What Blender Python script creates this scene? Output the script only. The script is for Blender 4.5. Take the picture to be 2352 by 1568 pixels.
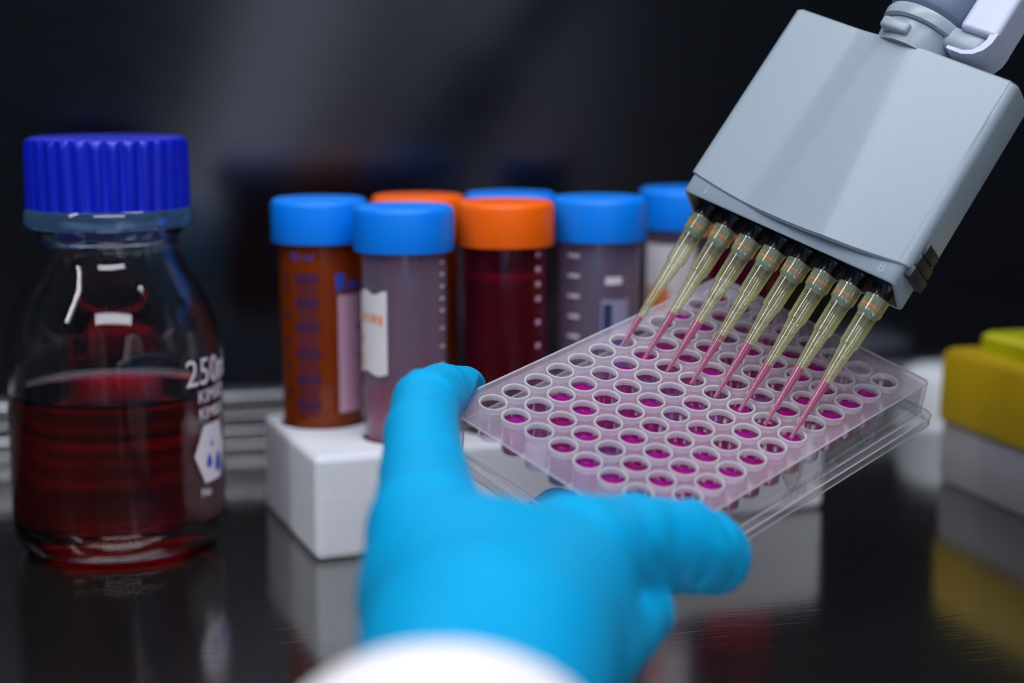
import bpy, bmesh, math, random
import numpy as np
from mathutils import Matrix, Vector
from mathutils.geometry import tessellate_polygon

for o in list(bpy.data.objects):
    bpy.data.objects.remove(o, do_unlink=True)
SC = bpy.context.scene
COL = SC.collection
MM = 0.001
PI = math.pi
rnd = random.Random(7)

# ------------------------------------------------------------------ camera
cam = bpy.data.cameras.new('camera')
cam.sensor_fit = 'HORIZONTAL'; cam.sensor_width = 36.0
cam.lens = 3800 / 2352 * 36.0
cam.clip_start = 0.01; cam.clip_end = 20
cam.dof.use_dof = True
cam.dof.focus_distance = 0.472
cam.dof.aperture_fstop = 4.9
cam_o = bpy.data.objects.new('camera', cam)
COL.objects.link(cam_o)
cam_o.location = (0, 0, 0.1574)
cam_o.rotation_euler = (math.radians(90 - 9.3), 0, 0)
SC.camera = cam_o

# ------------------------------------------------------------------ world and lights
wd = bpy.data.worlds.new('world'); SC.world = wd; wd.use_nodes = True
bg = wd.node_tree.nodes['Background']
bg.inputs[0].default_value = (0.55, 0.65, 0.9, 1); bg.inputs[1].default_value = 0.05

def area(name, loc, target, sx, sy, power, color):
    l = bpy.data.lights.new(name, 'AREA'); l.shape = 'RECTANGLE'; l.size = sx; l.size_y = sy
    l.energy = power; l.color = color
    o = bpy.data.objects.new(name, l); COL.objects.link(o)
    o.location = loc
    d = Vector(target) - Vector(loc)
    o.rotation_euler = d.to_track_quat('-Z', 'Y').to_euler()
    return o
# the hood lamp under the cabinet's ceiling and the lab's ceiling light behind the worker
area('hood_lamp', (0.02, 0.30, 0.98), (0.0, 0.44, 0.0), 1.1, 0.10, 5.0, (0.93, 0.96, 1.0))
area('hood_lamp.001', (0.06, 0.14, 0.98), (0.02, 0.40, 0.0), 1.1, 0.10, 4.0, (0.93, 0.96, 1.0))
area('room_light', (0.25, -0.95, 1.25), (0.0, 0.5, 0.05), 1.3, 0.3, 12.5, (0.86, 0.90, 1.0))

area('lab_lamp', (-1.25, -0.62, 1.42), (0.0, 0.5, 0.1), 0.10, 0.8, 6.0, (0.95, 0.97, 1.0))

vs = SC.view_settings
SC.display_settings.display_device = 'sRGB'
vs.view_transform = 'Standard'; vs.look = 'None'; vs.gamma = 1.0; vs.use_curve_mapping = False
vs.exposure = 0.0
cy = SC.cycles
cy.max_bounces = 11; cy.transmission_bounces = 11; cy.transparent_max_bounces = 40
cy.use_adaptive_sampling = True; cy.adaptive_threshold = 0.08; cy.adaptive_min_samples = 10
cy.glossy_bounces = 6; cy.diffuse_bounces = 3; cy.sample_clamp_indirect = 2.5
cy.caustics_reflective = True; cy.caustics_refractive = True; cy.blur_glossy = 0.4

# ------------------------------------------------------------------ materials
def new_mat(name):
    m = bpy.data.materials.new(name); m.use_nodes = True
    nt = m.node_tree; nt.nodes.clear()
    out = nt.nodes.new('ShaderNodeOutputMaterial')
    return m, nt, out

def solid(name, col, rough=0.45, metal=0.0, coat=0.0, sss=0.0, bump=None, spec=0.5, var=None):
    """bump=(scale, strength, stretch)"""
    m, nt, out = new_mat(name)
    p = nt.nodes.new('ShaderNodeBsdfPrincipled')
    p.inputs['Base Color'].default_value = (*col, 1)
    p.inputs['Roughness'].default_value = rough
    p.inputs['Metallic'].default_value = metal
    p.inputs['Coat Weight'].default_value = coat
    p.inputs['Specular IOR Level'].default_value = spec
    if sss:
        p.inputs['Subsurface Weight'].default_value = sss
        p.inputs['Subsurface Radius'].default_value = (0.004, 0.004, 0.004)
        p.inputs['Subsurface Scale'].default_value = 1.0
    tc = nt.nodes.new('ShaderNodeTexCoord')
    if var:
        n = nt.nodes.new('ShaderNodeTexNoise'); n.inputs['Scale'].default_value = var[0]
        n.inputs['Detail'].default_value = 4
        nt.links.new(tc.outputs['Object'], n.inputs['Vector'])
        mx = nt.nodes.new('ShaderNodeMix'); mx.data_type = 'RGBA'
        mx.inputs['A'].default_value = (*col, 1); mx.inputs['B'].default_value = (*var[1], 1)
        nt.links.new(n.outputs['Fac'], mx.inputs['Factor'])
        nt.links.new(mx.outputs['Result'], p.inputs['Base Color'])
    if bump:
        n = nt.nodes.new('ShaderNodeTexNoise'); n.inputs['Scale'].default_value = bump[0]
        n.inputs['Detail'].default_value = 5
        mp = nt.nodes.new('ShaderNodeMapping')
        mp.inputs['Scale'].default_value = bump[2] if len(bump) > 2 else (1, 1, 1)
        nt.links.new(tc.outputs['Object'], mp.inputs['Vector'])
        nt.links.new(mp.outputs['Vector'], n.inputs['Vector'])
        b = nt.nodes.new('ShaderNodeBump'); b.inputs['Strength'].default_value = bump[1]
        b.inputs['Distance'].default_value = 0.0006
        nt.links.new(n.outputs['Fac'], b.inputs['Height'])
        nt.links.new(b.outputs['Normal'], p.inputs['Normal'])
    nt.links.new(p.outputs['BSDF'], out.inputs['Surface'])
    return m

def clear_plastic(name, tint, body, milky=0.2, edge=0.35, rough=0.06, refl=1.0, transl=0.5, rim_col=None):
    """thin-walled translucent plastic: tinted see-through, cloudy with the angle, glossy skin"""
    m, nt, out = new_mat(name)
    N = nt.nodes.new; L = nt.links.new
    tr = N('ShaderNodeBsdfTransparent'); tr.inputs['Color'].default_value = (*tint, 1)
    df = N('ShaderNodeBsdfDiffuse'); df.inputs['Color'].default_value = (*body, 1)
    tl = N('ShaderNodeBsdfTranslucent'); tl.inputs['Color'].default_value = (*body, 1)
    mb = N('ShaderNodeMixShader'); mb.inputs[0].default_value = transl
    L(df.outputs[0], mb.inputs[1]); L(tl.outputs[0], mb.inputs[2])
    lw = N('ShaderNodeLayerWeight'); lw.inputs['Blend'].default_value = 0.5
    p3 = N('ShaderNodeMath'); p3.operation = 'POWER'; p3.inputs[1].default_value = 2.5
    L(lw.outputs['Facing'], p3.inputs[0])
    if rim_col:
        mc = N('ShaderNodeMix'); mc.data_type = 'RGBA'
        mc.inputs['A'].default_value = (*body, 1); mc.inputs['B'].default_value = (*rim_col, 1)
        L(p3.outputs[0], mc.inputs['Factor'])
        L(mc.outputs['Result'], df.inputs['Color']); L(mc.outputs['Result'], tl.inputs['Color'])
    ma = N('ShaderNodeMath'); ma.operation = 'MULTIPLY_ADD'
    ma.inputs[1].default_value = edge; ma.inputs[2].default_value = milky
    L(p3.outputs[0], ma.inputs[0])
    m1 = N('ShaderNodeMixShader')
    L(ma.outputs[0], m1.inputs[0]); L(tr.outputs[0], m1.inputs[1]); L(mb.outputs[0], m1.inputs[2])
    p5 = N('ShaderNodeMath'); p5.operation = 'POWER'; p5.inputs[1].default_value = 5
    L(lw.outputs['Facing'], p5.inputs[0])
    mf = N('ShaderNodeMath'); mf.operation = 'MULTIPLY_ADD'
    mf.inputs[1].default_value = 0.8 * refl; mf.inputs[2].default_value = 0.045 * refl
    L(p5.outputs[0], mf.inputs[0])
    gl = N('ShaderNodeBsdfGlossy'); gl.inputs['Roughness'].default_value = rough
    m2 = N('ShaderNodeMixShader')
    L(mf.outputs[0], m2.inputs[0]); L(m1.outputs[0], m2.inputs[1]); L(gl.outputs[0], m2.inputs[2])
    L(m2.outputs[0], out.inputs['Surface'])
    return m

def glass(name, col, ior, rough=0.0):
    m, nt, out = new_mat(name)
    p = nt.nodes.new('ShaderNodeBsdfPrincipled')
    p.inputs['Base Color'].default_value = (*col, 1)
    p.inputs['Transmission Weight'].default_value = 1
    p.inputs['IOR'].default_value = ior
    p.inputs['Roughness'].default_value = rough
    nt.links.new(p.outputs['BSDF'], out.inputs['Surface'])
    return m

def absorbing(name, col, dens, ior):
    m, nt, out = new_mat(name)
    p = nt.nodes.new('ShaderNodeBsdfPrincipled')
    p.inputs['Base Color'].default_value = (1, 1, 1, 1)
    p.inputs['Transmission Weight'].default_value = 1
    p.inputs['IOR'].default_value = ior
    p.inputs['Roughness'].default_value = 0.0
    v = nt.nodes.new('ShaderNodeVolumeAbsorption')
    v.inputs['Color'].default_value = (*col, 1); v.inputs['Density'].default_value = dens
    nt.links.new(p.outputs['BSDF'], out.inputs['Surface']); nt.links.new(v.outputs[0], out.inputs['Volume'])
    return m

def steel(name, col, rough, aniso_scale, scratch, rot=0.0, haze=0.0):
    m, nt, out = new_mat(name)
    N = nt.nodes.new; L = nt.links.new
    p = N('ShaderNodeBsdfPrincipled')
    p.inputs['Metallic'].default_value = 1.0
    p.inputs['Base Color'].default_value = (*col, 1)
    tc = N('ShaderNodeTexCoord')
    mp = N('ShaderNodeMapping'); mp.inputs['Scale'].default_value = aniso_scale
    mp.inputs['Rotation'].default_value = (0, 0, rot)
    L(tc.outputs['Object'], mp.inputs['Vector'])
    n = N('ShaderNodeTexNoise'); n.inputs['Scale'].default_value = 60; n.inputs['Detail'].default_value = 6
    L(mp.outputs[0], n.inputs['Vector'])
    # fine scratches in two directions
    mp2 = N('ShaderNodeMapping'); mp2.inputs['Scale'].default_value = (30, 900, 1)
    mp2.inputs['Rotation'].default_value = (0, 0, rot + 0.45)
    L(tc.outputs['Object'], mp2.inputs['Vector'])
    n2 = N('ShaderNodeTexNoise'); n2.inputs['Scale'].default_value = 1.0; n2.inputs['Detail'].default_value = 2
    L(mp2.outputs[0], n2.inputs['Vector'])
    r2 = N('ShaderNodeMapRange'); r2.inputs['From Min'].default_value = 0.62; r2.inputs['From Max'].default_value = 0.74
    L(n2.outputs['Fac'], r2.inputs['Value'])
    ad = N('ShaderNodeMath'); ad.operation = 'ADD'
    L(n.outputs['Fac'], ad.inputs[0]); L(r2.outputs['Result'], ad.inputs[1])
    b = N('ShaderNodeBump'); b.inputs['Strength'].default_value = scratch; b.inputs['Distance'].default_value = 0.0004
    L(ad.outputs[0], b.inputs['Height']); L(b.outputs['Normal'], p.inputs['Normal'])
    rr = N('ShaderNodeMapRange'); rr.inputs['To Min'].default_value = rough * 0.75; rr.inputs['To Max'].default_value = rough * 1.3
    L(n.outputs['Fac'], rr.inputs['Value']); L(rr.outputs['Result'], p.inputs['Roughness'])
    if haze:
        g = N('ShaderNodeBsdfGlossy'); g.inputs['Roughness'].default_value = 0.5
        g.inputs['Color'].default_value = (*col, 1); L(b.outputs['Normal'], g.inputs['Normal'])
        mx = N('ShaderNodeMixShader'); mx.inputs[0].default_value = haze
        L(p.outputs['BSDF'], mx.inputs[1]); L(g.outputs[0], mx.inputs[2]); L(mx.outputs[0], out.inputs['Surface'])
    else:
        L(p.outputs['BSDF'], out.inputs['Surface'])
    return m

M = dict(
    floor=steel('brushed_steel_floor', (0.34, 0.34, 0.325), 0.125, (1, 9, 1), 0.045, 0.24, 0.07),
    wall=steel('dull_steel_wall', (0.105, 0.11, 0.135), 0.17, (1, 1, 14), 0.0),
    trim=steel('steel_trim', (0.5, 0.5, 0.52), 0.35, (1, 1, 14), 0.04),
    foam=solid('polystyrene_foam', (0.66, 0.67, 0.73), 0.75, sss=0.0, bump=(420, 0.35)),
    glove=solid('blue_nitrile', (0.0, 0.36, 0.70), 0.5, sss=0.0, bump=(260, 0.12), spec=0.18),
    coat=solid('white_cotton', (0.9, 0.88, 0.92), 0.9, bump=(900, 0.4)),
    grey_plastic=solid('pale_grey_plastic', (0.29, 0.355, 0.42), 0.32, bump=(2600, 0.06)),
    lilac_plastic=solid('lilac_grey_plastic', (0.52, 0.56, 0.72), 0.35),
    slate_plastic=solid('slate_blue_plastic', (0.13, 0.17, 0.27), 0.5),
    black_plastic=solid('black_plastic', (0.006, 0.006, 0.008), 0.25),
    soot_plastic=solid('charcoal_rubber', (0.02, 0.022, 0.03), 0.45),
    inner_plastic=solid('pink_lit_plastic', (0.42, 0.33, 0.36), 0.5),  # white plastic inside the frame; the pink light on it is in the colour
    nozzle=solid('grey_nozzle', (0.16, 0.21, 0.22), 0.3),
    oring=solid('orange_rubber', (0.75, 0.16, 0.03), 0.5),
    blue_cap=solid('sky_blue_cap', (0.0, 0.22, 0.92), 0.42, spec=0.3),
    orange_cap=solid('orange_cap', (0.95, 0.13, 0.0), 0.42, spec=0.3),
    royal_cap=solid('royal_blue_cap', (0.0, 0.01, 0.5), 0.38),
    ring_blue=clear_plastic('pale_blue_ring', (0.6, 0.76, 0.95), (0.25, 0.5, 0.85), 0.14, 0.4, 0.1, 1.6),
    glass=glass('clear_glass', (0.97, 0.985, 0.98), 1.47),
    red_liquid=absorbing('dark_red_liquid', (0.95, 0.0, 0.40), 420, 1.34),
    white_print=solid('white_print', (0.72, 0.66, 0.74), 0.6),
    blue_print=solid('blue_print', (0.03, 0.08, 0.5), 0.6),
    wine_print=solid('wine_print', (0.10, 0.004, 0.012), 0.6),
    purple_print=solid('purple_print', (0.05, 0.004, 0.05), 0.6),
    stripe_paper=solid('lilac_label', (0.28, 0.26, 0.42), 0.7),
    navy_print=solid('navy_print', (0.01, 0.025, 0.1), 0.6),
    paper=solid('white_paper_label', (0.74, 0.70, 0.73), 0.8, bump=(300, 0.3)),
    pink_paper=solid('pinkish_label', (0.62, 0.36, 0.50), 0.8),
    orange_ink=solid('orange_ink', (0.8, 0.22, 0.06), 0.7),
    dark_ink=solid('dark_ink', (0.06, 0.015, 0.02), 0.7),
    plate=clear_plastic('clear_polystyrene', (0.97, 0.95, 0.97), (0.88, 0.74, 0.88), 0.18, 0.35, 0.07, 1.2),
    plate_edge=clear_plastic('clear_polystyrene_skirt', (0.97, 0.97, 0.975), (0.74, 0.72, 0.76), 0.05, 0.16, 0.04, 1.3),
    well=clear_plastic('clear_well_wall', (0.98, 0.95, 0.98), (0.86, 0.6, 0.84), 0.02, 0.10, 0.05, 1.5),
    rim=clear_plastic('well_rim_highlight', (0.97, 0.96, 0.97), (0.97, 0.94, 0.98), 0.55, 0.4, 0.08, 2.2),  # clear plastic; the rims' white ring highlights are painted into the colour
    flange=clear_plastic('clear_flange', (0.97, 0.97, 0.98), (0.86, 0.86, 0.90), 0.06, 0.30, 0.05, 1.8),
    bead=clear_plastic('moulded_edge_highlight', (0.97, 0.97, 0.98), (0.95, 0.94, 0.98), 0.5, 0.4, 0.1, 2.5),  # clear moulded edges, their highlight painted as a cloudy white
    magenta=clear_plastic('magenta_sample', (0.8, 0.03, 0.62), (0.80, 0.0, 0.60), 0.55, 0.2, 0.05, 1.0, 0.65),
    magenta_deep=clear_plastic('deep_magenta_sample', (0.65, 0.02, 0.45), (0.62, 0.0, 0.36), 0.6, 0.2, 0.05, 1.0, 0.6),
    violet=clear_plastic('pale_violet_sample', (0.75, 0.5, 0.85), (0.42, 0.16, 0.5), 0.4, 0.2, 0.05, 1.0, 0.5),
    tip=clear_plastic('yellow_tip', (0.99, 0.992, 0.93), (1.0, 1.0, 0.62), 0.15, 0.9, 0.12, 3.2, 0.65, (0.86, 0.95, 0.04)),
    tip_inner=clear_plastic('yellow_tip_bore', (0.99, 0.992, 0.95), (1.0, 1.0, 0.62), 0.09, 0.3, 0.3, 0.0, 0.65, (0.86, 0.95, 0.1)),
    tip_liquid=clear_plastic('pink_tip_liquid', (0.92, 0.3, 0.72), (0.86, 0.13, 0.68), 0.6, 0.2, 0.1, 0.8, 0.5),
    tube=clear_plastic('frosted_tube', (0.90, 0.85, 0.93), (0.68, 0.56, 0.74), 0.18, 0.4, 0.12, 1.1),
    tube_amber=clear_plastic('amber_tube', (0.85, 0.35, 0.12), (0.70, 0.14, 0.01), 0.42, 0.3, 0.14, 0.7),
    amber_liquid=clear_plastic('wine_liquid', (0.35, 0.02, 0.02), (0.2, 0.008, 0.02), 0.8, 0.2, 0.1, 0.4),
    tube_red=clear_plastic('pink_stained_tube', (0.9, 0.38, 0.52), (0.42, 0.03, 0.14), 0.05, 0.35, 0.12, 0.8),
    red_fill=clear_plastic('red_tube_liquid', (0.4, 0.0, 0.008), (0.28, 0.0, 0.0), 0.55, 0.2, 0.1, 0.5),
    pink_foam=clear_plastic('pink_froth', (0.8, 0.2, 0.45), (0.55, 0.05, 0.26), 0.6, 0.2, 0.2, 0.6),
    pink_fill=clear_plastic('magenta_tube_liquid', (0.85, 0.02, 0.25), (0.85, 0.0, 0.14), 0.75, 0.2, 0.1, 0.5),
    yellow_box=solid('yellow_box_plastic', (0.42, 0.28, 0.0), 0.45),
    yellow_lid=solid('lime_yellow_plastic', (0.46, 0.46, 0.0), 0.45),
    box_base=solid('greyish_white_plastic', (0.32, 0.31, 0.34), 0.5),
    white_pot=solid('white_pot_plastic', (0.62, 0.65, 0.70), 0.4),
    water=clear_plastic('trace', (0.95, 0.9, 0.95), (0.8, 0.7, 0.85), 0.1, 0.2),
)

# ------------------------------------------------------------------ mesh helpers (all coordinates in millimetres)
def make_mesh(name, verts, faces, smooth=40):
    me = bpy.data.meshes.new(name)
    me.from_pydata([(v[0] * MM, v[1] * MM, v[2] * MM) for v in verts], [], faces)
    me.update()
    bm = bmesh.new(); bm.from_mesh(me)
    bmesh.ops.recalc_face_normals(bm, faces=bm.faces)
    bm.to_mesh(me); bm.free()
    if smooth:
        for p in me.polygons: p.use_smooth = True
        me.set_sharp_from_angle(angle=math.radians(smooth))
    return me

def link(name, me, mat, parent=None, loc=(0, 0, 0), rot=None):
    o = bpy.data.objects.new(name, me)
    COL.objects.link(o)
    if mat is not None and not me.materials: me.materials.append(mat)
    if parent is not None: o.parent = parent
    o.location = (loc[0] * MM, loc[1] * MM, loc[2] * MM)
    if rot: o.rotation_euler = rot
    return o

def obj(name, vf, mat, parent=None, loc=(0, 0, 0), rot=None, smooth=40):
    return link(name, make_mesh(name, vf[0], vf[1], smooth), mat, parent, loc, rot)

def tag(o, label, cat, group=None):
    o['label'] = label; o['category'] = cat
    if group: o['group'] = group
    return o

def thing(name, label, cat, loc=(0, 0, 0), rotz=0, group=None):
    o = bpy.data.objects.new(name, None); COL.objects.link(o)
    o.location = (loc[0] * MM, loc[1] * MM, loc[2] * MM); o.rotation_euler = (0, 0, rotz)
    o.empty_display_size = 0.01
    return tag(o, label, cat, group)

def struct(o):
    o['kind'] = 'structure'; return o

def lathe(prof, n=48, close=False):
    """prof: list of (r, z); r = 0 at an end makes a pole"""
    V, F, rings = [], [], []
    for r, z in prof:
        if r <= 1e-6:
            rings.append([len(V)]); V.append((0, 0, z))
        else:
            rings.append(list(range(len(V), len(V) + n)))
            V += [(r * math.cos(2 * PI * k / n), r * math.sin(2 * PI * k / n), z) for k in range(n)]
    pairs = list(zip(rings, rings[1:])) + ([(rings[-1], rings[0])] if close else [])
    for a, b in pairs:
        for k in range(n):
            k2 = (k + 1) % n
            if len(a) == 1 and len(b) == 1: break
            if len(a) == 1: F.append((a[0], b[k2], b[k]))
            elif len(b) == 1: F.append((a[k], a[k2], b[0]))
            else: F.append((a[k], a[k2], b[k2], b[k]))
    return V, F

def loft(loops, caps=(True, True)):
    V, F = [], []
    n = len(loops[0])
    for lp in loops: V += list(lp)
    for i in range(len(loops) - 1):
        for k in range(n):
            k2 = (k + 1) % n
            F.append((i * n + k, i * n + k2, (i + 1) * n + k2, (i + 1) * n + k))
    if caps[0]: F.append(tuple(range(n))[::-1])
    if caps[1]: F.append(tuple(range((len(loops) - 1) * n, len(loops) * n)))
    return V, F

def join(*parts):
    V, F = [], []
    for v, f in parts:
        k = len(V); V += list(v); F += [tuple(i + k for i in q) for q in f]
    return V, F

def move(vf, d):
    return [(v[0] + d[0], v[1] + d[1], v[2] + d[2]) for v in vf[0]], vf[1]

def rbox(x0, x1, y0, y1, z0, z1, r=1.0, seg=3):
    bm = bmesh.new(); bmesh.ops.create_cube(bm, size=1)
    for v in bm.verts:
        v.co = ((x0 + x1) / 2 + v.co.x * (x1 - x0), (y0 + y1) / 2 + v.co.y * (y1 - y0), (z0 + z1) / 2 + v.co.z * (z1 - z0))
    if r > 0:
        bmesh.ops.bevel(bm, geom=bm.edges[:], offset=r, segments=seg, profile=0.5, affect='EDGES')
    bm.verts.index_update()
    out = [tuple(v.co) for v in bm.verts], [tuple(v.index for v in f.verts) for f in bm.faces]
    bm.free(); return out

def rrect(x0, x1, y0, y1, r, z, n=6):
    pts = []
    for cx, cy_, a0 in ((x1 - r, y1 - r, 0), (x0 + r, y1 - r, PI / 2), (x0 + r, y0 + r, PI), (x1 - r, y0 + r, 1.5 * PI)):
        for k in range(n + 1):
            a = a0 + PI / 2 * k / n
            pts.append((cx + r * math.cos(a), cy_ + r * math.sin(a), z))
    return pts

def text_mesh(body, size, extrude=0.05):
    cu = bpy.data.curves.new('lettering', 'FONT'); cu.body = body; cu.size = size
    cu.extrude = extrude; cu.resolution_u = 3; cu.align_x = 'LEFT'
    o = bpy.data.objects.new('lettering', cu); COL.objects.link(o)
    dg = bpy.context.evaluated_depsgraph_get(); dg.update()
    me = bpy.data.meshes.new_from_object(o.evaluated_get(dg))
    V = [tuple(v.co) for v in me.vertices]; F = [tuple(p.vertices) for p in me.polygons]
    bpy.data.objects.remove(o, do_unlink=True); bpy.data.curves.remove(cu); bpy.data.meshes.remove(me)
    return V, F

def even_normals(o):
    m = o.modifiers.new('even_normals', 'WEIGHTED_NORMAL'); m.keep_sharp = True; m.weight = 80
    return o

def evaluated(name, o):
    dg = bpy.context.evaluated_depsgraph_get(); dg.update()
    me = bpy.data.meshes.new_from_object(o.evaluated_get(dg)); me.name = name
    bpy.data.objects.remove(o, do_unlink=True)
    return me

def wrap(vf, R, a0=0.0, z0=0.0, dr=0.0):
    """bend a flat x-y patch onto a cylinder of radius R standing on z"""
    return [((R + dr + v[2]) * math.cos(a0 + v[0] / R), (R + dr + v[2]) * math.sin(a0 + v[0] / R), z0 + v[1]) for v in vf[0]], vf[1]

def patch(x0, x1, fy0, fy1, nx=16, th=0.12):
    """flat patch with its own thickness, fy0/fy1 give the lower and upper edge at each x"""
    V, F = [], []
    for k in range(nx + 1):
        x = x0 + (x1 - x0) * k / nx
        for y in (fy0(x), fy1(x)):
            V.append((x, y, 0)); V.append((x, y, th))
    for k in range(nx):
        a, b = 4 * k, 4 * k + 4
        F += [(a + 1, b + 1, b + 3, a + 3), (a, a + 2, b + 2, b), (a, b, b + 1, a + 1), (a + 2, a + 3, b + 3, b + 2)]
    F += [(0, 1, 3, 2), (4 * nx, 4 * nx + 2, 4 * nx + 3, 4 * nx + 1)]
    return V, F

# ------------------------------------------------------------------ the setting: inside of a steel safety cabinet
HOOD = math.radians(14)
def hood(x, y):   # a point on the back wall's line at run x, y in front of it
    c, s = math.cos(HOOD), math.sin(HOOD)
    return (-109 + c * x - s * y, 690.6 + s * x + c * y)
hx, hy = hood(0, 0)
struct(obj('floor', rbox(-900, 1100, -640, 14, -12, 0, 0.6, 2), M['floor'], loc=(hx, hy, 0), rot=(0, 0, HOOD), smooth=0))
struct(obj('wall_back', rbox(-900, 1100, 8, 20, -12, 760, 0.6, 2), M['wall'], loc=(hx, hy, 0), rot=(0, 0, HOOD), smooth=0))
struct(obj('trim_1', rbox(-900, 1100, -3, 9, 0.0, 8, 1.2, 2), M['trim'], loc=(hx, hy, 0), rot=(0, 0, HOOD), smooth=0))
struct(obj('trim_2', rbox(-900, 1100, -1, 9, 12, 22, 1.2, 2), M['trim'], loc=(hx, hy, 0), rot=(0, 0, HOOD), smooth=0))

# ------------------------------------------------------------------ the 96-well plate
RPL = ((0.707, -0.7031, 0.07614), (0.67636, 0.64078, -0.36324), (0.2066, 0.30831, 0.92858))
TPL = (-23.35, 447.29, 66.70)
MPL = Matrix(RPL).to_4x4(); MPL = Matrix.Translation([c * MM for c in TPL]) @ MPL
def plate_pt(x, y, z): return tuple(c / MM for c in (MPL @ Vector((x * MM, y * MM, z * MM))))

plate = thing('well_plate', 'clear 96-well plate with pink samples held tilted in the blue glove', 'well plate')
plate.matrix_world = MPL
PX, PY = 127.76, 85.48
def outline(inset, z, n=5):
    c, r = 7.8, 3.2
    x0, x1, y0, y1 = inset, PX - inset, -PY + inset, -inset
    pts = [(x0 + c, y1, z), (x0, y1 - c, z), (x0, y0 + c, z), (x0 + c, y0, z)]
    rr = max(0.6, r - inset * 0.4)
    for cx, cy_, a0 in ((x1 - rr, y0 + rr, -PI / 2), (x1 - rr, y1 - rr, 0)):
        for k in range(n + 1):
            a = a0 + PI / 2 * k / n
            pts.append((cx + rr * math.cos(a), cy_ + rr * math.sin(a), z))
    return pts
def deck_mesh():
    V, F = [], []
    NS = 32
    for z in (0.0, -1.2):
        for c in range(12):
            for r in range(8):
                cx, cy_ = 14.38 + 9 * c, -(11.24 + 9 * r)
                b = len(V)
                for k in range(NS):
                    a = 2 * PI * k / NS; ca, sa = math.cos(a), math.sin(a)
                    m = 4.5 / max(abs(ca), abs(sa))
                    V.append((cx + ca * m, cy_ + sa * m, z))
                for k in range(NS):
                    a = 2 * PI * k / NS
                    V.append((cx + 4.0 * math.cos(a), cy_ + 4.0 * math.sin(a), z))
                for k in range(NS):
                    k2 = (k + 1) % NS
                    q = (b + k, b + k2, b + NS + k2, b + NS + k)
                    F.append(q if z == 0 else q[::-1])
        o = outline(2.9 if z == 0 else 3.6, z)
        gx0, gx1, gy0, gy1 = 9.88, 117.88, -78.74, -6.74
        h = [(gx0, gy0, z), (gx0, gy1, z), (gx1, gy1, z), (gx1, gy0, z)]
        pts = o + h; b = len(V); V += pts
        for t in tessellate_polygon([[Vector(p) for p in o], [Vector(p) for p in h]]):
            F.append(tuple(b + i for i in t))
    return V, F
obj('deck', deck_mesh(), M['plate'], plate, smooth=20)
lp = [outline(2.9, 0), outline(2.6, -0.35), outline(2.6, -10.6), outline(3.6, -10.9), outline(3.7, -1.2)]
fl = [outline(2.4, -10.9), outline(1.9, -11.0), outline(0.25, -11.1), outline(0.0, -11.4), outline(0.0, -14.1),
      outline(0.2, -14.3), outline(1.3, -14.3), outline(1.3, -12.4), outline(3.5, -12.2), outline(3.7, -11.2)]
obj('base_flange', loft(fl + [fl[0]], (False, False)), M['flange'], plate, smooth=25)
obj('skirt', loft(lp, (False, False)), M['plate_edge'], plate, smooth=25)
def bead(pts, r=0.28, closed=True):
    n = len(pts); loops = []
    for i in range(n):
        p = Vector(pts[i]); a = Vector(pts[i - 1]) if (closed or i > 0) else p; b = Vector(pts[(i + 1) % n]) if (closed or i < n - 1) else p
        t = (b - a).normalized(); up = Vector((0, 0, 1)) if abs(t.z) < 0.8 else Vector((0, 1, 0))
        sd = t.cross(up).normalized(); u2 = sd.cross(t)
        loops.append([tuple(p + sd * (r * math.cos(k * PI / 3)) + u2 * (r * math.sin(k * PI / 3))) for k in range(6)])
    if closed: loops.append(loops[0])
    return loft(loops, (not closed, not closed))
for ins_, z in ((2.8, -0.15), (2.45, -10.95), (0.1, -11.25), (0.12, -14.2)):
    obj('edge_highlight_bead', bead(outline(ins_, z)), M['bead'], plate)  # added beads carry the bright edge lines in their white colour
well_me = make_mesh('well', *lathe([(3.34, -0.5), (3.32, -1.0), (3.2, -10.2), (2.9, -10.6), (0, -10.6),
                                    (0, -11.05), (3.1, -11.05), (3.5, -10.4), (3.7, -1.3)], 32))
well_me.materials.append(M['well'])
rim_me = make_mesh('rim', *lathe([(4.0, -1.2), (4.22, -0.05), (4.22, 0.45), (4.08, 0.65), (3.56, 0.65), (3.42, 0.45), (3.34, -0.5), (3.6, -1.1)], 40, True))
rim_me.materials.append(M['rim'])
def sample_mesh(level):
    return lathe([(0, -10.55), (2.9, -10.55), (3.15, -10.1), (3.15, level + 0.5), (2.9, level + 0.12), (2.0, level - 0.1), (0, level - 0.16)], 24)
levels = {}
for lv in (-2.0, -2.8, -3.6): levels[lv] = make_mesh('sample', *sample_mesh(lv))
smesh = {}
def get_sample(lv, key):
    if (lv, key) not in smesh:
        me = levels[lv].copy(); me.materials.append(M[key]); smesh[(lv, key)] = me
    return smesh[(lv, key)]
empties = {(0, c) for c in range(0, 9)} | {(2, 0), (7, 7), (7, 11), (6, 11), (5, 11)}
pale = {(4, 1), (3, 5), (5, 7), (2, 5), (4, 6), (6, 0), (2, 9)}
for c in range(12):
    for r in range(8):
        w = link('well', well_me, None, plate, (14.38 + 9 * c, -(11.24 + 9 * r), 0))
        link('rim', rim_me, None, w)
        if (r, c) in empties: continue
        key = 'violet' if (r, c) in pale else rnd.choice(['magenta', 'magenta', 'magenta', 'magenta_deep'])
        lv = rnd.choice([-2.0, -2.0, -2.8, -3.6]) if key != 'violet' else -2.8
        s = link('sample', get_sample(lv, key), None, w)
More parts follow.
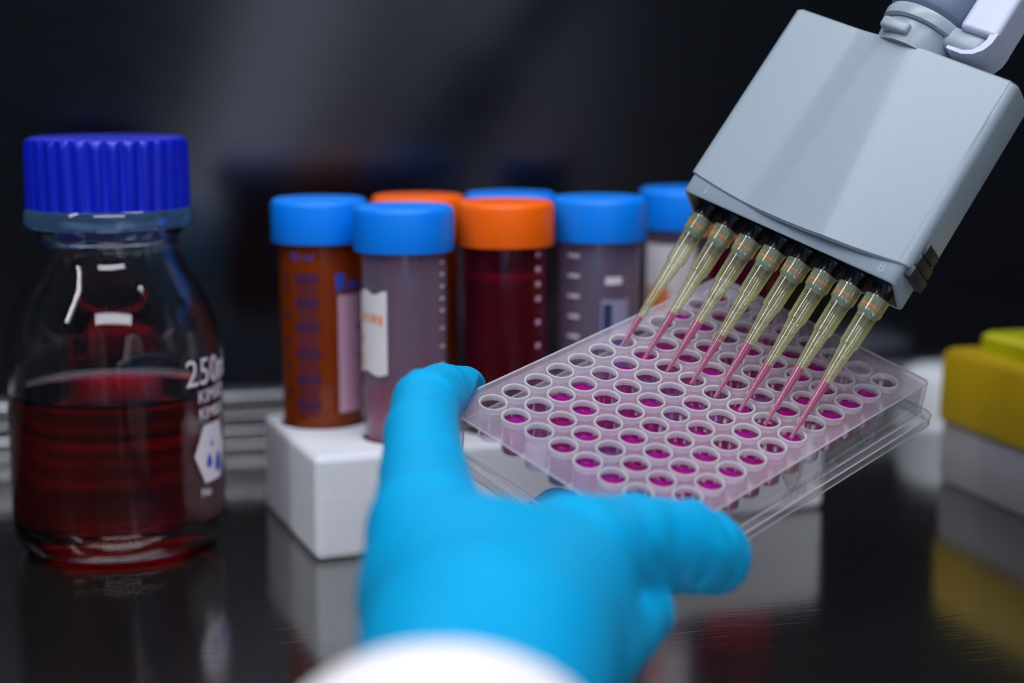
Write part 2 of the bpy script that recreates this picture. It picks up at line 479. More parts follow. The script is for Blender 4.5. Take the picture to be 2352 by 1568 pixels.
# hanging fins and grip ribs inside the long side of the skirt
for x in (97.5, 61.0):
    V = [(x - 5.5, -81.6, -1.3), (x + 4.3, -81.6, -1.3), (x + 4.3, -81.6, -3), (x + 4.0, -81.6, -11.8), (x + 1.0, -81.6, -12.2), (x - 5.5, -81.6, -3)]
    V2 = [(a, b + 0.9, z) for a, b, z in V]
    fin = obj('fin', loft([V, V2]), M['plate_edge'], plate, smooth=0)
    obj('fin_highlight_bead', bead([V2[5], V2[4], V2[3], V2[2]], 0.22, False), M['bead'], fin)  # added bead, painted highlight along the fin's clear edge
for x in (56, 59.5, 63, 70, 73.5, 77):
    obj('grip_rib', loft([[(x - 1.2, -82.9, -11.1), (x + 1.2, -82.9, -11.1), (x + 0.9, -82.9, -7.6), (x + 0.1, -82.9, -7.6)],
                          [(x - 1.2, -84.9, -11.1), (x + 1.2, -84.9, -11.1), (x + 0.9, -84.0, -7.6), (x + 0.1, -84.0, -7.6)]]), M['flange'], plate, smooth=0)

# ------------------------------------------------------------------ multichannel pipette
RPI = ((0.70289, 0.46714, 0.5364), (-0.64679, 0.73356, 0.2087), (-0.29599, -0.49363, 0.81775))
TPI = (32.47, 486.41, 75.94)
MPI = Matrix.Translation([c * MM for c in TPI]) @ Matrix(RPI).to_4x4()
pip = thing('multichannel_pipette', 'pale grey eight-channel pipette head slanting over the well plate', 'pipette')
pip.matrix_world = MPI
BX0, BX1, BYF, BYB = -7.2, 70.2, -9.3, 6.5
def sstep(t):
    t = min(1, max(0, t)); return t * t * (3 - 2 * t)
def zbot(x):
    u = (x - 31.5) / 38.0
    return 52.3 + 3.0 * min(1.2, u * u)
def body_mesh():
    xs = [BX0 + 3 + (BX1 - BX0 - 6) * k / 180 for k in range(181)]
    loops = []
    NZ = 40
    for j in range(NZ + 3):
        t = min(1.0, max(0.0, (j - 1) / NZ))
        top = j == NZ + 2; bot = j == 0
        ins = 1.0 if (top or bot) else 0.0
        xl = 21.0 + 2.5 * t; xr = 44.0 - 9.5 * t
        loop = []
        def Z(x): 
            zb = zbot(x); z = zb + (115.2 - zb) * t
            if j == 1: z += 0.6
            if j == NZ + 1: z -= 0.8
            return z
        tp = 0.8 * t
        for k in range(6):          # front-left rounding
            a = PI + PI / 2 * k / 6
            x = BX0 + tp + 3 + 3 * math.cos(a); loop.append((x + ins * .7, BYF + 3 + 3 * math.sin(a) + ins, Z(x)))
        for x in xs:
            pl_ = 0.9 * sstep((x - xl + 7) / 10.0)
            up = pl_ + max(0.0, x - xl) * 0.075
            dn = 0.9 + (xr - xl) * 0.075 + 0.15 - (x - xr) * (0.9 + (xr - xl) * 0.075) / (BX1 - 3 - xr)
            h_ = 0.5 * ((up + dn) - math.sqrt((up - dn) ** 2 + 0.05))
            b = max(0.0, h_) if x > xr else h_
            b *= 1.0
            loop.append((x, BYF - b + ins, Z(x)))
        for k in range(1, 7):
            a = 1.5 * PI + PI / 2 * k / 6
            x = BX1 - tp - 3 + 3 * math.cos(a); loop.append((x - ins * .7, BYF + 3 + 3 * math.sin(a) + ins, Z(x)))
        loop.append((BX1 - tp - ins * .7, -1.5, Z(BX1)))
        loop.append((BX1 - tp - ins * .7, -1.2, Z(BX1)))
        for k in range(5):
            a = PI / 2 * k / 4
            x = BX1 - tp - 2.0 + 2.0 * math.cos(a); loop.append((x - ins * .7, BYB - 2 + 2.0 * math.sin(a) - ins, Z(x)))
        for k in range(5):
            a = PI / 2 + PI / 2 * k / 4
            x = BX0 + tp + 2.0 + 2.0 * math.cos(a); loop.append((x + ins * .7, BYB - 2 + 2.0 * math.sin(a) - ins, Z(x)))
        loops.append(loop)
    return loft(loops)
obj('head_cover', body_mesh(), M['grey_plastic'], pip, smooth=35)
# ejector frame: open-bottomed box below the cover
lo = rrect(-6.2, 69.0, -8.6, 5.9, 2.2, 0)
li = rrect(-4.9, 67.7, -7.3, 4.6, 1.4, 0)
def zf(p, z): # the back wall hangs lower than the front one
    t = sstep((p[1] + 7) / 11.0); return z - 2.6 * t
ej = loft([[(p[0], p[1], 60) for p in lo], [(p[0], p[1], zf(p, 50.1)) for p in lo],
           [(p[0] * 0.994 + 0.19, p[1] * 0.96, zf(p, 49.6)) for p in lo], [(p[0], p[1], zf(p, 49.7)) for p in li], [(p[0], p[1], 60) for p in li]], (False, False))
frame = obj('ejector_frame', ej, M['grey_plastic'], pip)
obj('frame_lining', loft([[(p[0] * .992 + .25, p[1] * .985, zf(p, 50.2)) for p in li], [(p[0] * .992 + .25, p[1] * .985, 59) for p in li],
                          [(p[0] * .985 + .47, p[1] * .97, 59) for p in li], [(p[0] * .985 + .47, p[1] * .97, zf(p, 50.2)) for p in li]], (False, False)), M['inner_plastic'], frame)
for ch, x in (('1', 1.0), ('8', 63.0)):
    v, f = text_mesh(ch, 4.6, 0.12)
    v = [(x - 0.6 + a, -8.62 - c, 51.0 + b) for a, b, c in v]
    obj('channel_number', (v, f), M['grey_plastic'], frame, smooth=0)
# side release button with three grip facets
for k in range(3):
    z0 = 53.6 + 3.7 * k
    y0 = -6.6 + 0.3 * k; y1 = 5.4 - (0.0, 0.4, 2.0)[k]
    obj('release_button', rbox(BX1 - 3, BX1 + 1.0 - 0.25 * (k == 1), y0, y1, z0, z0 + 3.6, 0.55, 2), M['soot_plastic'], pip)
# eight nozzles
noz_me = make_mesh('nozzle', *lathe([(0, 39.4), (2.3, 39.4), (2.75, 40.2), (2.9, 41), (3.05, 45.9), (3.05, 46.0), (2.95, 46.2), (2.95, 46.4)], 32))
noz_me.materials.append(M['nozzle'])
slv_me = make_mesh('sleeve', *lathe([(0, 46.2), (3.05, 46.2), (3.1, 48.4), (3.35, 48.7), (3.45, 49.6), (3.9, 50.1), (3.9, 51.0), (3.5, 51.4), (3.5, 60), (0, 60)], 32))
slv_me.materials.append(M['black_plastic'])
slw_me = make_mesh('seal_lip', *lathe([(0, 38.6), (1.9, 38.6), (2.35, 38.9), (2.45, 39.6), (0, 39.7)], 24))
slw_me.materials.append(M['black_plastic'])
orn_me = make_mesh('o_ring', *lathe([(2.9, 42.5), (3.1, 42.6), (3.16, 42.9), (3.1, 43.2), (2.9, 43.3)], 32, True))
orn_me.materials.append(M['oring'])
for i in range(8):
    nz = link('nozzle', noz_me, None, pip, (9 * i, 0, 0))
    link('o_ring', orn_me, None, nz); link('sleeve', slv_me, None, nz); link('seal_lip', slw_me, None, nz)
obj('manifold', rbox(-3.5, 66.5, -4.2, 3.4, 53.5, 59, 0.5, 1), M['black_plastic'], pip)
# neck, collar, handle, ejector bar
CX, CYL = 32.0, -1.5
def at(vf): return move(vf, (CX, CYL, 0))
obj('neck', at(lathe([(0, 114), (11.2, 114), (11.6, 118), (11.6, 121), (10.9, 124.6), (0, 124.6)], 48)), M['grey_plastic'], pip)
obj('neck_tab', rbox(24.6, 33.8, -14.6, -9, 115.9, 119.6, 1.1, 3), M['grey_plastic'], pip)
obj('collar', at(lathe([(10.6, 121.6), (12.2, 121.4), (13.0, 122.0), (13.2, 124.5), (12.6, 125.6), (11.8, 125.9), (10.6, 125.7)], 48, True)), M['grey_plastic'], pip)
obj('handle', at(lathe([(0, 125.2), (11.4, 125.2), (12.9, 126.6), (13.3, 127.6), (13.3, 131), (12.8, 150), (12.6, 210), (14, 235), (12, 262), (0, 265)], 48)), M['slate_plastic'], pip)
obj('plunger_button', at(lathe([(0, 262), (6, 262), (6, 276), (8.5, 277), (8.5, 283), (7, 285), (0, 285.5)], 32)), M['lilac_plastic'], pip)
obj('ejector_arm', rbox(40.5, 54.6, -8.5, 4.0, 118.6, 126.0, 2.6, 4), M['grey_plastic'], pip)
bar_ = obj('ejector_bar', rbox(44.8, 57.0, -10.2, 4.0, 124.8, 235, 1.6, 3), M['lilac_plastic'], pip); even_normals(bar_)
foot = [(56.9, 126.2), (56.6, 123.0), (55.4, 120.4), (53.2, 118.4), (50.0, 117.4), (45.0, 117.6), (45.0, 118.6), (49.8, 118.6), (52.4, 119.6), (53.9, 121.4), (54.6, 123.6), (54.7, 126.2)]
obj('bar_foot', loft([[(a, -9.4, b) for a, b in foot], [(a, -10.0, b) for a, b in foot], [(a, 3.2, b) for a, b in foot], [(a, 3.8, b) for a, b in foot]][1:3]), M['lilac_plastic'], pip, smooth=30)

# ------------------------------------------------------------------ the eight yellow tips
TIP_OUT = [(0.55, 0), (0.75, 4), (1.05, 10), (1.5, 18.3), (1.95, 25), (2.30, 29.6), (2.36, 30.2), (2.76, 30.5), (2.80, 31.2), (2.86, 36), (2.93, 40.0), (3.02, 40.5), (3.52, 41.3), (3.60, 45.2), (3.74, 45.6), (3.72, 46.0)]
TIP_IN = [(3.25, 46.0), (3.12, 42), (3.0, 41), (2.62, 40.2), (2.45, 31), (2.0, 29.8), (1.25, 18.3), (0.8, 10), (0.5, 4), (0.32, 0)]
tip_me = make_mesh('tip_body', *lathe(TIP_OUT + TIP_IN, 32, True), smooth=30)
tip_me.materials.append(M['tip']); tip_me.materials.append(M['tip_inner'])
for k, p in enumerate(tip_me.polygons):
    if k // 32 >= len(TIP_OUT): p.material_index = 1
rib_me = make_mesh('collar_rib', *rbox(3.45, 3.72, -0.12, 0.12, 41.2, 45.4, 0.05, 1))
rib_me.materials.append(M['tip'])
grad_me = make_mesh('graduation', *lathe([(2.16, 27.2), (2.17, 27.42), (2.07, 27.4), (2.05, 27.2)], 24, True)); grad_me.materials.append(M['tip'])
def rin(z):
    pts = sorted((z_, r_) for r_, z_ in TIP_IN)
    for (za, ra), (zb, rb) in zip(pts, pts[1:]):
        if za <= z <= zb: return ra + (rb - ra) * (z - za) / (zb - za + 1e-9)
    return pts[-1][1]
ORD = ['first', 'second', 'third', 'fourth', 'fifth', 'sixth', 'seventh', 'eighth']
fills = [10.8, 16.3, 17.3, 15.0, 18.3, 15.5, 18.9, 18.5]
for i in range(8):
    where = {0: 'below the number 1', 7: 'below the number 8'}.get(i, 'counted from the number 1')
    t = thing('pipette_tip', 'yellow pipette tip with pink liquid, %s in the row %s' % (ORD[i], where), 'pipette tip', group='yellow tips on the pipette')
    t.matrix_world = MPI @ Matrix.Translation((9 * i * MM, 0, 0))
    tb = link('tip_body', tip_me, None, t)
    link('graduation', grad_me, None, tb)
    for k in range(8):
        link('collar_rib', rib_me, None, tb, rot=(0, 0, 2 * PI * k / 8 + 0.2))
    h = fills[i]
    prof = [(0, 0.25)] + [(rin(z) * 1.06 + 0.03, z) for z in [0.25 + (h - 0.25) * k / 8 for k in range(9)]] + [(0, h - 0.35)]
    obj('liquid', lathe(prof, 24), M['tip_liquid'], t)
    if i == 3:
        obj('liquid_film', lathe([(0, 16.6)] + [(rin(z) * 1.04, z) for z in (16.6, 16.9)] + [(0, 16.9)], 24), M['tip_liquid'], t)

# ------------------------------------------------------------------ reagent bottle
bot = thing('reagent_bottle', 'glass reagent bottle half full of dark red liquid with blue screw cap', 'bottle', (-132, 541.7, 0))
OUTP = [(0, 1.2), (24, 1.0), (28.5, 0.0), (30.5, 0.5), (33.2, 3.2), (34.6, 7.5), (35.0, 12), (35, 66), (34.6, 71), (33.2, 77), (30.6, 83.5), (27, 89.5), (24, 94.5), (22.4, 98.5), (21.9, 102), (22.3, 104.5), (24.4, 106.4), (24.6, 108.4), (22.4, 109.6), (20.6, 111), (20.6, 131)]
INP = [(17.2, 131), (17.2, 110), (19.6, 103), (19.9, 99), (21.8, 94), (25, 88.5), (28.6, 82.5), (31.2, 76), (32.5, 70), (32.8, 65), (32.8, 12), (32.2, 8), (30, 5.2), (26, 4.2), (0, 4.0)]
obj('glass_body', lathe(OUTP + INP, 96), M['glass'], bot, smooth=60)
LV = 52.0
liq = [(0, 3.8), (26, 3.95), (30.2, 4.95), (32.4, 7.8), (33.05, 12), (33.05, LV + 1.6), (32.5, LV + 0.8), (31.2, LV + 0.15), (28, LV), (0, LV)]
obj('liquid', lathe(liq, 96), M['red_liquid'], bot, smooth=60)
cap = []
NC = 60
def cap_loop(z, rr, depth):
    pts = []
    for k in range(NC * 4):
        a = 2 * PI * k / (NC * 4); q = 0.5 + 0.5 * math.cos(NC / 2 * a * 2 / 2)
        pts.append(((rr - depth * (1 - q) ** 1.5) * math.cos(a), (rr - depth * (1 - q) ** 1.5) * math.sin(a), z))
    return pts
caploops = [cap_loop(113.2, 24.8, 0), cap_loop(113.2, 26.2, 0.9), cap_loop(114.0, 26.4, 1.4), cap_loop(132.5, 26.2, 1.4), cap_loop(134.3, 25.9, 0.9), cap_loop(135.6, 25.2, 0.2), cap_loop(136.2, 23.8, 0), cap_loop(136.0, 20, 0)]
obj('screw_cap', loft(caploops), M['royal_cap'], bot, smooth=50)
obj('pouring_ring', lathe([(24.2, 107.8), (26.4, 107.4), (27.2, 108.4), (27.1, 112.2), (26.2, 113.6), (24.6, 113.2), (23.8, 110)], 72, True), M['ring_blue'], bot)
A0 = math.atan2(-541.7, 132)                      # towards the viewer
def print_on(vf, z, ang, name, mat, parent):
    return obj(name, wrap(vf, 35.0, A0 + math.radians(ang), z, 0.03), mat, parent, smooth=0)
def finer(vf, n=2):
    bm = bmesh.new(); vs_ = [bm.verts.new(v) for v in vf[0]]
    for f in vf[1]:
        try: bm.faces.new([vs_[i] for i in f])
        except ValueError: pass
    bmesh.ops.triangulate(bm, faces=bm.faces[:])
    for _ in range(n):
        long = [e for e in bm.edges if e.calc_length() > 1.5]
        if long: bmesh.ops.subdivide_edges(bm, edges=long, cuts=1); bmesh.ops.triangulate(bm, faces=bm.faces[:])
    bm.verts.index_update()
    out = [tuple(v.co) for v in bm.verts], [tuple(v.index for v in f.verts) for f in bm.faces]
    bm.free(); return out
print_on(finer(text_mesh('250ml', 12.5)), 57.0, 38, 'printed_volume', M['white_print'], bot)
print_on(finer(text_mesh('KIMAX', 6.0)), 51.0, 47, 'printed_name', M['white_print'], bot)
print_on(finer(text_mesh('KIMBLE', 5.2)), 45.6, 47.5, 'printed_name', M['white_print'], bot)
hexa = [(0, 0, 0), (5.0, 9.6, 0), (15.5, 9.6, 0), (20.5, 0, 0), (15.5, -9.6, 0), (5.0, -9.6, 0)]
hx_ = finer((hexa + [(a, b, 0.06) for a, b, c in hexa], [(0, 1, 2, 3, 4, 5), (6, 7, 8, 9, 10, 11)]), 4)
badge = print_on(hx_, 33.8, 43, 'printed_badge', M['white_print'], bot)
dropv = [(2.2 * math.cos(a) * (1 - 0.35 * math.sin(a)), 3.2 * math.sin(a), 0.05) for a in [2 * PI * k / 20 for k in range(20)]]
def emblem(dx, dy, s):
    V = [(a * s + dx, b * s + dy, c) for a, b, c in dropv]
    return obj('emblem', wrap((V, [tuple(range(20))]), 35.0, A0 + math.radians(43), 33.8, 0.12), M['blue_print'], badge, smooth=0)
emblem(7.6, -2.6, 0.75); emblem(13.8, -4.0, 1.1); emblem(9.2, 3.0, 0.35)
print_on(finer(text_mesh('No', 4.2)), 19.8, 47.5, 'printed_number', M['white_print'], bot)

# ------------------------------------------------------------------ foam tube rack
TH = math.radians(21); E1 = (math.cos(TH), math.sin(TH)); E2 = (-E1[1], E1[0]); C0 = (-60.6, 518.5)
def rk(u, v): return (C0[0] + E1[0] * u + E2[0] * v, C0[1] + E1[1] * u + E2[1] * v)
RH = 35.0
HOLES = [(14, 54), (34, 20), (70, 20), (105, 20), (163, 20), (50, 54), (85, 54), (155, 54), (120, 54)]
rb = obj('foam_rack', rbox(-3, 187, 0, 74, 0, RH, 3.0, 4), M['foam'], loc=(C0[0], C0[1], 0), rot=(0, 0, TH))
cut = []
for u, v in HOLES: cut.append(move(lathe([(0, 3.0), (14.6, 3.0), (14.9, RH + 8), (0, RH + 8)], 40), (u, v, 0)))
co = obj('cutter', join(*cut), None, loc=(C0[0], C0[1], 0), rot=(0, 0, TH))
bpy.context.view_layer.update()
mod = rb.modifiers.new('holes', 'BOOLEAN'); mod.object = co; mod.operation = 'DIFFERENCE'; mod.solver = 'EXACT'
mw = rb.matrix_world.copy()
rme = evaluated('foam_rack', rb); bpy.data.objects.remove(co, do_unlink=True)
for p in rme.polygons: p.use_smooth = True
rme.set_sharp_from_angle(angle=math.radians(50))
rack = thing('tube_rack', 'white foam block rack holding the capped centrifuge tubes', 'tube rack', (C0[0], C0[1], 0), TH)
even_normals(link('foam_block', rme, M['foam'], rack))

# ------------------------------------------------------------------ 50 ml centrifuge tubes
TB = 3.4        # underside of the tubes in their holes
T_OUT = [(0, 0.0), (2.4, 0.2), (3.6, 1.2), (13.0, 14.5), (13.6, 16.5), (14.2, 94), (14.2, 101)]
T_IN = [(13.3, 101), (13.3, 94), (12.7, 17), (3.0, 2.2), (0, 1.4)]
tube_meshes = {}
def tube(uv, label, capmat, tubemat, group=None, level=None, fill=None, marks=None, dz=0.0):
    x, y = rk(*uv)
    t = thing('centrifuge_tube', label, 'test tube', (x, y, TB + dz), 0, 'centrifuge tubes in the foam rack')
    if tubemat not in tube_meshes:
        me = make_mesh('tube_body', *lathe(T_OUT + T_IN, 64), smooth=40); me.materials.append(M[tubemat]); tube_meshes[tubemat] = me
    bd = link('tube_body', tube_meshes[tubemat], None, t)
    if capmat not in tube_meshes:
        loops = []
        for z, r, d in ((95.5, 15.0, 0), (95.5, 16.5, .0), (96.2, 16.8, .25), (108.2, 16.8, .25), (109.6, 16.3, .1), (110.4, 15.2, 0), (110.2, 12.5, 0)):
            loops.append([((r - d * (k % 2)) * math.cos(2 * PI * k / 144), (r - d * (k % 2)) * math.sin(2 * PI * k / 144), z) for k in range(144)])
        me = make_mesh('screw_cap', *loft(loops), smooth=50); me.materials.append(M[capmat]); tube_meshes[capmat] = me
    link('screw_cap', tube_meshes[capmat], None, t)
    if level:
        pr = [(0, 1.7), (2.9, 2.5), (12.62, 17.2), (12.62 + 0.6 * (level - 17) / 77, level + .4), (12.0, level), (0, level - 0.2)] if level > 18 else [(0, 1.7), (2.9, 2.5), (2.9 + 9.7 * (level - 2.5) / 14.7, level), (0, level - .2)]
        obj('liquid', lathe(pr, 48), M[fill], t)
    # direction from the tube towards the viewer
    t['a0'] = math.atan2(-y, -x)
    if marks: marks(t, bd, math.atan2(-y, -x))
    del t['a0']
    return t

def bars(parent, a0, deg, zs, wdt, hgt, mat, name='graduation_mark', R=14.15):
    for z in zs:
        obj(name, wrap(patch(-wdt / 2, wdt / 2, lambda x: -hgt / 2, lambda x: hgt / 2, 4, 0.06), R, a0 + math.radians(deg), z, 0.03), M[mat], parent, smooth=0)
def label_patch(parent, a0, deg0, deg1, z0, z1, mat, R=14.2, wob=0.0, name='label'):
    x0, x1 = math.radians(deg0) * R, math.radians(deg1) * R
    return obj(name, wrap(patch(x0, x1, lambda x: -wob * math.sin(x * 0.5), lambda x: (z1 - z0) + wob * math.sin(x * 0.7), 20, 0.15), R, a0, z0, 0.05), M[mat], parent, smooth=0)
def scribble(parent, a0, deg, z, strokes, mat, R=14.2):
    parts = []
    for pts in strokes:
        for (xa, ya), (xb, yb) in zip(pts, pts[1:]):
            d = math.hypot(xb - xa, yb - ya) + 1e-6; nx, ny = -(yb - ya) / d * 0.35, (xb - xa) / d * 0.35
            parts.append(([(xa + nx, ya + ny, 0), (xa - nx, ya - ny, 0), (xb - nx, yb - ny, 0), (xb + nx, yb + ny, 0)], [(0, 1, 2, 3)]))
    obj('handwriting', wrap(join(*parts), R, a0 + math.radians(deg), z, 0.24), M[mat], parent, smooth=0)

def marks_left(t, bd, a0):
    obj('printed_band', wrap(patch(-3.6, 3.6, lambda x: 0, lambda x: 50, 8, .04), 14.15, a0 + math.radians(-20), 36, 0.02), M['wine_print'], bd, smooth=0)
    bars(bd, a0, -20, [84, 75.5, 67, 58, 49, 40], 9.0, 2.6, 'purple_print', R=14.22)
    bars(bd, a0, -55, [84, 80.5, 71, 62, 53, 44], 2.4, 2.2, 'purple_print')
    v, f = text_mesh('50', 4.0); obj('printed_number', wrap((v, f), 14.2, a0 + math.radians(-46), 90.0, 0.05), M['blue_print'], bd, smooth=0)
    v, f = text_mesh('ml', 4.0); obj('printed_number', wrap((v, f), 14.2, a0 + math.radians(-24), 90.0, 0.05), M['blue_print'], bd, smooth=0)
    bars(bd, a0, 28, [82.5], 3.6, 6.0, 'blue_print', 'printed_mark'); bars(bd, a0, 52, [81], 5.0, 3.0, 'blue_print', 'printed_mark')
    l = label_patch(bd, a0, 24, 80, 37, 78, 'pink_paper')
    scribble(l, a0, 56, 62, [[(0, 4), (1.5, 6), (2, 2)], [(0, -6), (2, -5), (2, -9)], [(0, -20), (1.8, -18)]], 'dark_ink')
def marks_front(t, bd, a0):
    l = label_patch(bd, a0, -88, -24, 55.5, 82.5, 'paper', wob=0.7)
    scribble(l, a0, -70, 72.5, [[(0, 0), (.6, 3.2), (1.6, 0), (2.6, 3.2)], [(4.2, 0), (4.0, 3.2)], [(5.2, 0), (5.8, 3.0), (6.8, -.4), (7.4, 2.8)], [(8.4, -.6), (8.6, 2.6)], [(9.2, -1), (9.6, 2.4)]], 'orange_ink')
    scribble(l, a0, -78, 65.2, [[(0, 0), (1, 3), (2.2, 2), (1.0, .6), (2.4, 0)]], 'orange_ink')
    scribble(l, a0, -76, 57.8, [[(0, 3.4), (1.6, 3.2), (1.0, 1.6), (2.6, .6), (.4, 0)]], 'orange_ink')
    bars(bd, a0, 62, [92, 88, 84, 80, 76, 70, 64, 58, 52, 46], 2.6, 0.9, 'white_print')
def marks_red(t, bd, a0):
    obj('foam_ring', lathe([(0, 83.9), (13.1, 84.2), (13.15, 87.2), (12.2, 86.0), (0, 85.2)], 48), M['pink_foam'], t)
    bars(bd, a0, 52, [93, 88, 83, 78, 70, 62, 54, 46], 2.4, 1.6, 'pink_paper')
def marks_clear(t, bd, a0):
    bars(bd, a0, -38, [91, 84, 77, 70, 63, 56, 49], 5.0, 1.3, 'white_print')
    bars(bd, a0, 22, [82.5], 6, 2.6, 'white_print', 'printed_mark')
    l = label_patch(bd, a0, 4, 46, 48, 76, 'stripe_paper')
    obj('printed_stripe', wrap(patch(0.6, 3.8, lambda x: 0, lambda x: 26, 6, .06), 14.2, a0 + math.radians(4), 48.6, 0.22), M['navy_print'], l, smooth=0)
    obj('printed_stripe', wrap(patch(4.6, 9.2, lambda x: 0, lambda x: 14, 6, .06), 14.2, a0 + math.radians(4), 48.6, 0.22), M['blue_print'], l, smooth=0)
def marks_right(t, bd, a0):
    l = label_patch(bd, a0, -70, 20, 56, 90, 'paper')
    obj('printed_spot', wrap(patch(0, 10.5, lambda x: 0, lambda x: 9, 6, .06), 14.2, a0 + math.radians(-62), 65, 0.22), M['orange_ink'], l, smooth=0)
tube((14, 54), 'blue-capped amber tube with blue graduations at the end of the rack near the bottle', 'blue_cap', 'tube_amber', level=92, fill='amber_liquid', marks=marks_left)
tube((34, 20), 'blue-capped clear tube with white label in orange handwriting and a little pink liquid', 'blue_cap', 'tube', level=48, fill='pink_fill', marks=marks_front, dz=-0.5)
tube((70, 20), 'orange-capped tube nearly full of dark red liquid in the front row', 'orange_cap', 'tube_red', level=84, fill='red_fill', marks=marks_red)
tube((105, 20), 'blue-capped clear empty tube with white graduations and a navy striped label', 'blue_cap', 'tube', marks=marks_clear, dz=0.5)
tube((163, 20), 'orange-capped tube with pink liquid behind the slanting yellow tips', 'orange_cap', 'tube_red', level=46, fill='pink_fill')
tube((50, 54), 'orange-capped amber tube in the back row, behind the tube with orange handwriting', 'orange_cap', 'tube_amber', level=80, fill='amber_liquid')
tube((85, 54), 'blue-capped tube in the back row, mostly hidden behind the red-filled tube', 'blue_cap', 'tube_red', level=70, fill='pink_fill')
tube((155, 54), 'blue-capped clear tube with orange-spotted white label, beside the pipette head', 'blue_cap', 'tube', marks=marks_right)

# ------------------------------------------------------------------ tip box and pot
BXR = math.atan2(-57.3, 16.8) + PI / 2
tbx = thing('tip_box', 'stepped yellow tip box on a greyish white base, standing before the white pot', 'tip box', (165.6, 628.8, 0), BXR)
# local frame: y runs towards the viewer along -y, x to the side
obj('base', loft([rrect(0.6, 84, -118, -0.6, 3, 0.4), rrect(0, 84.6, -118.6, 0, 3, 3), rrect(0.4, 84.2, -118.2, -0.4, 3, 22), rrect(1.2, 83.4, -117.4, -1.2, 3, 24)]), M['box_base'], tbx)
obj('rack_tray', loft([rrect(0.2, 84.4, -118.4, -0.2, 3, 24), rrect(-0.8, 85.4, -119.4, 0.8, 3, 25), rrect(-0.2, 84.8, -118.8, 0.2, 3, 50), rrect(1.5, 83.2, -117.2, -1.5, 3, 52)]), M['yellow_box'], tbx)
obj('lid', loft([rrect(11, 76, -112, -7, 4, 52), rrect(11.2, 75.8, -111.8, -7.2, 4, 57.5), rrect(13, 74, -110, -9, 4, 59)]), M['yellow_lid'], tbx)
pot = thing('plastic_pot', 'small white upturned plastic pot behind the well plate corner', 'pot', (198, 731, 0))
obj('pot_wall', lathe([(22.6, 0), (25, 0), (25.2, 2.5), (24.4, 3), (23.6, 18), (21.5, 23.5), (17, 26), (0, 26.6), (0, 25), (16, 24.4), (20.5, 21), (22.4, 3)], 64, True), M['white_pot'], pot)

# ------------------------------------------------------------------ gloved hand and sleeve
person = thing('person', 'hand in a bright blue glove with white coat cuff, gripping the well plate', 'person', (-6.6, 274.6, 0))
MPW = person.location / MM
def P(*a): return np.array(a, float)
chains = [
    # palm and back of the hand
    [(P(-9.5, 252, 37), 20), (P(-8.0, 274.6, 38), 22.5), (P(-5.1, 306.0, 43.4), 24.0), (P(-8.0, 334, 46.0), 23.4), (P(-16.0, 349.0, 53.0), 14.5)],
    [(P(-5.1, 306.0, 43.4), 24), (P(2.6, 334, 45.4), 22.2), (P(11.5, 350, 50.5), 14.0)],
    # thumb
    [(P(9, 336, 45), 16), (P(14.5, 350, 52.2), 13.2), (P(27.3, 366.5, 50.4), 11.5), (P(42.0, 380.5, 45.4), 10.9), (P(48.6, 387.6, 41.4), 9.6)],
    # finger reaching round the corner of the plate
    [(P(-14.0, 334.0, 50.0), 18), (P(-18.2, 352.0, 58.2), 13.4), (P(-20.6, 377.9, 63.7), 10.3), (P(-22.4, 400.8, 67.8), 9.4), (P(-22.6, 424.0, 71.4), 8.7), (P(-19.4, 447.0, 70.0), 7.7), (P(-13.8, 463.5, 67.8), 6.4)],
    # finger curled below the thumb
    [(P(6, 318, 38), 15), (P(15.8, 330.0, 37.5), 10.4), (P(24.2, 347.1, 37.0), 8.6), (P(29.8, 360.0, 36.0), 6.6), (P(27.5, 370.0, 34.0), 6.3)],
    # two fingers under the plate
    [(P(3.3, 340, 40), 14), (P(4.0, 372, 34), 10), (P(7.3, 404.7, 23.4), 8.6), (P(19.1, 426.5, 27.6), 8.0), (P(26.4, 437.0, 32.0), 7.0)],
    [(P(-6, 340, 40), 14), (P(-6.0, 376, 36), 10), (P(-8.2, 414.2, 28.0), 8.4), (P(5.1, 434.4, 32.6), 7.8), (P(12.5, 444.5, 37.0), 6.8)],
]
def cap_sd(X, a, ra, b, rb_):
    ab = b - a; L2 = ab @ ab
    t = np.clip(((X - a) @ ab) / L2, 0, 1)
    return np.linalg.norm(X - (a + t[:, None] * ab), axis=1) - (ra + (rb_ - ra) * t)
def chain_sd(X, ch):
    d = None
    for (a, ra), (b, rb_) in zip(ch, ch[1:]):
        s = cap_sd(X, a, ra, b, rb_)
        if d is None: d = s
        else:
            h = np.clip(0.5 + 0.5 * (d - s) / 2.5, 0, 1); d = d * (1 - h) + s * h - 2.5 * h * (1 - h) * 0.5
    return d
KS = 1.7
def hand_sd(X):
    ds = np.stack([chain_sd(X, c) for c in chains])
    m = ds.min(0)
    return m - KS * np.log(np.exp(-(ds - m) / KS).sum(0))
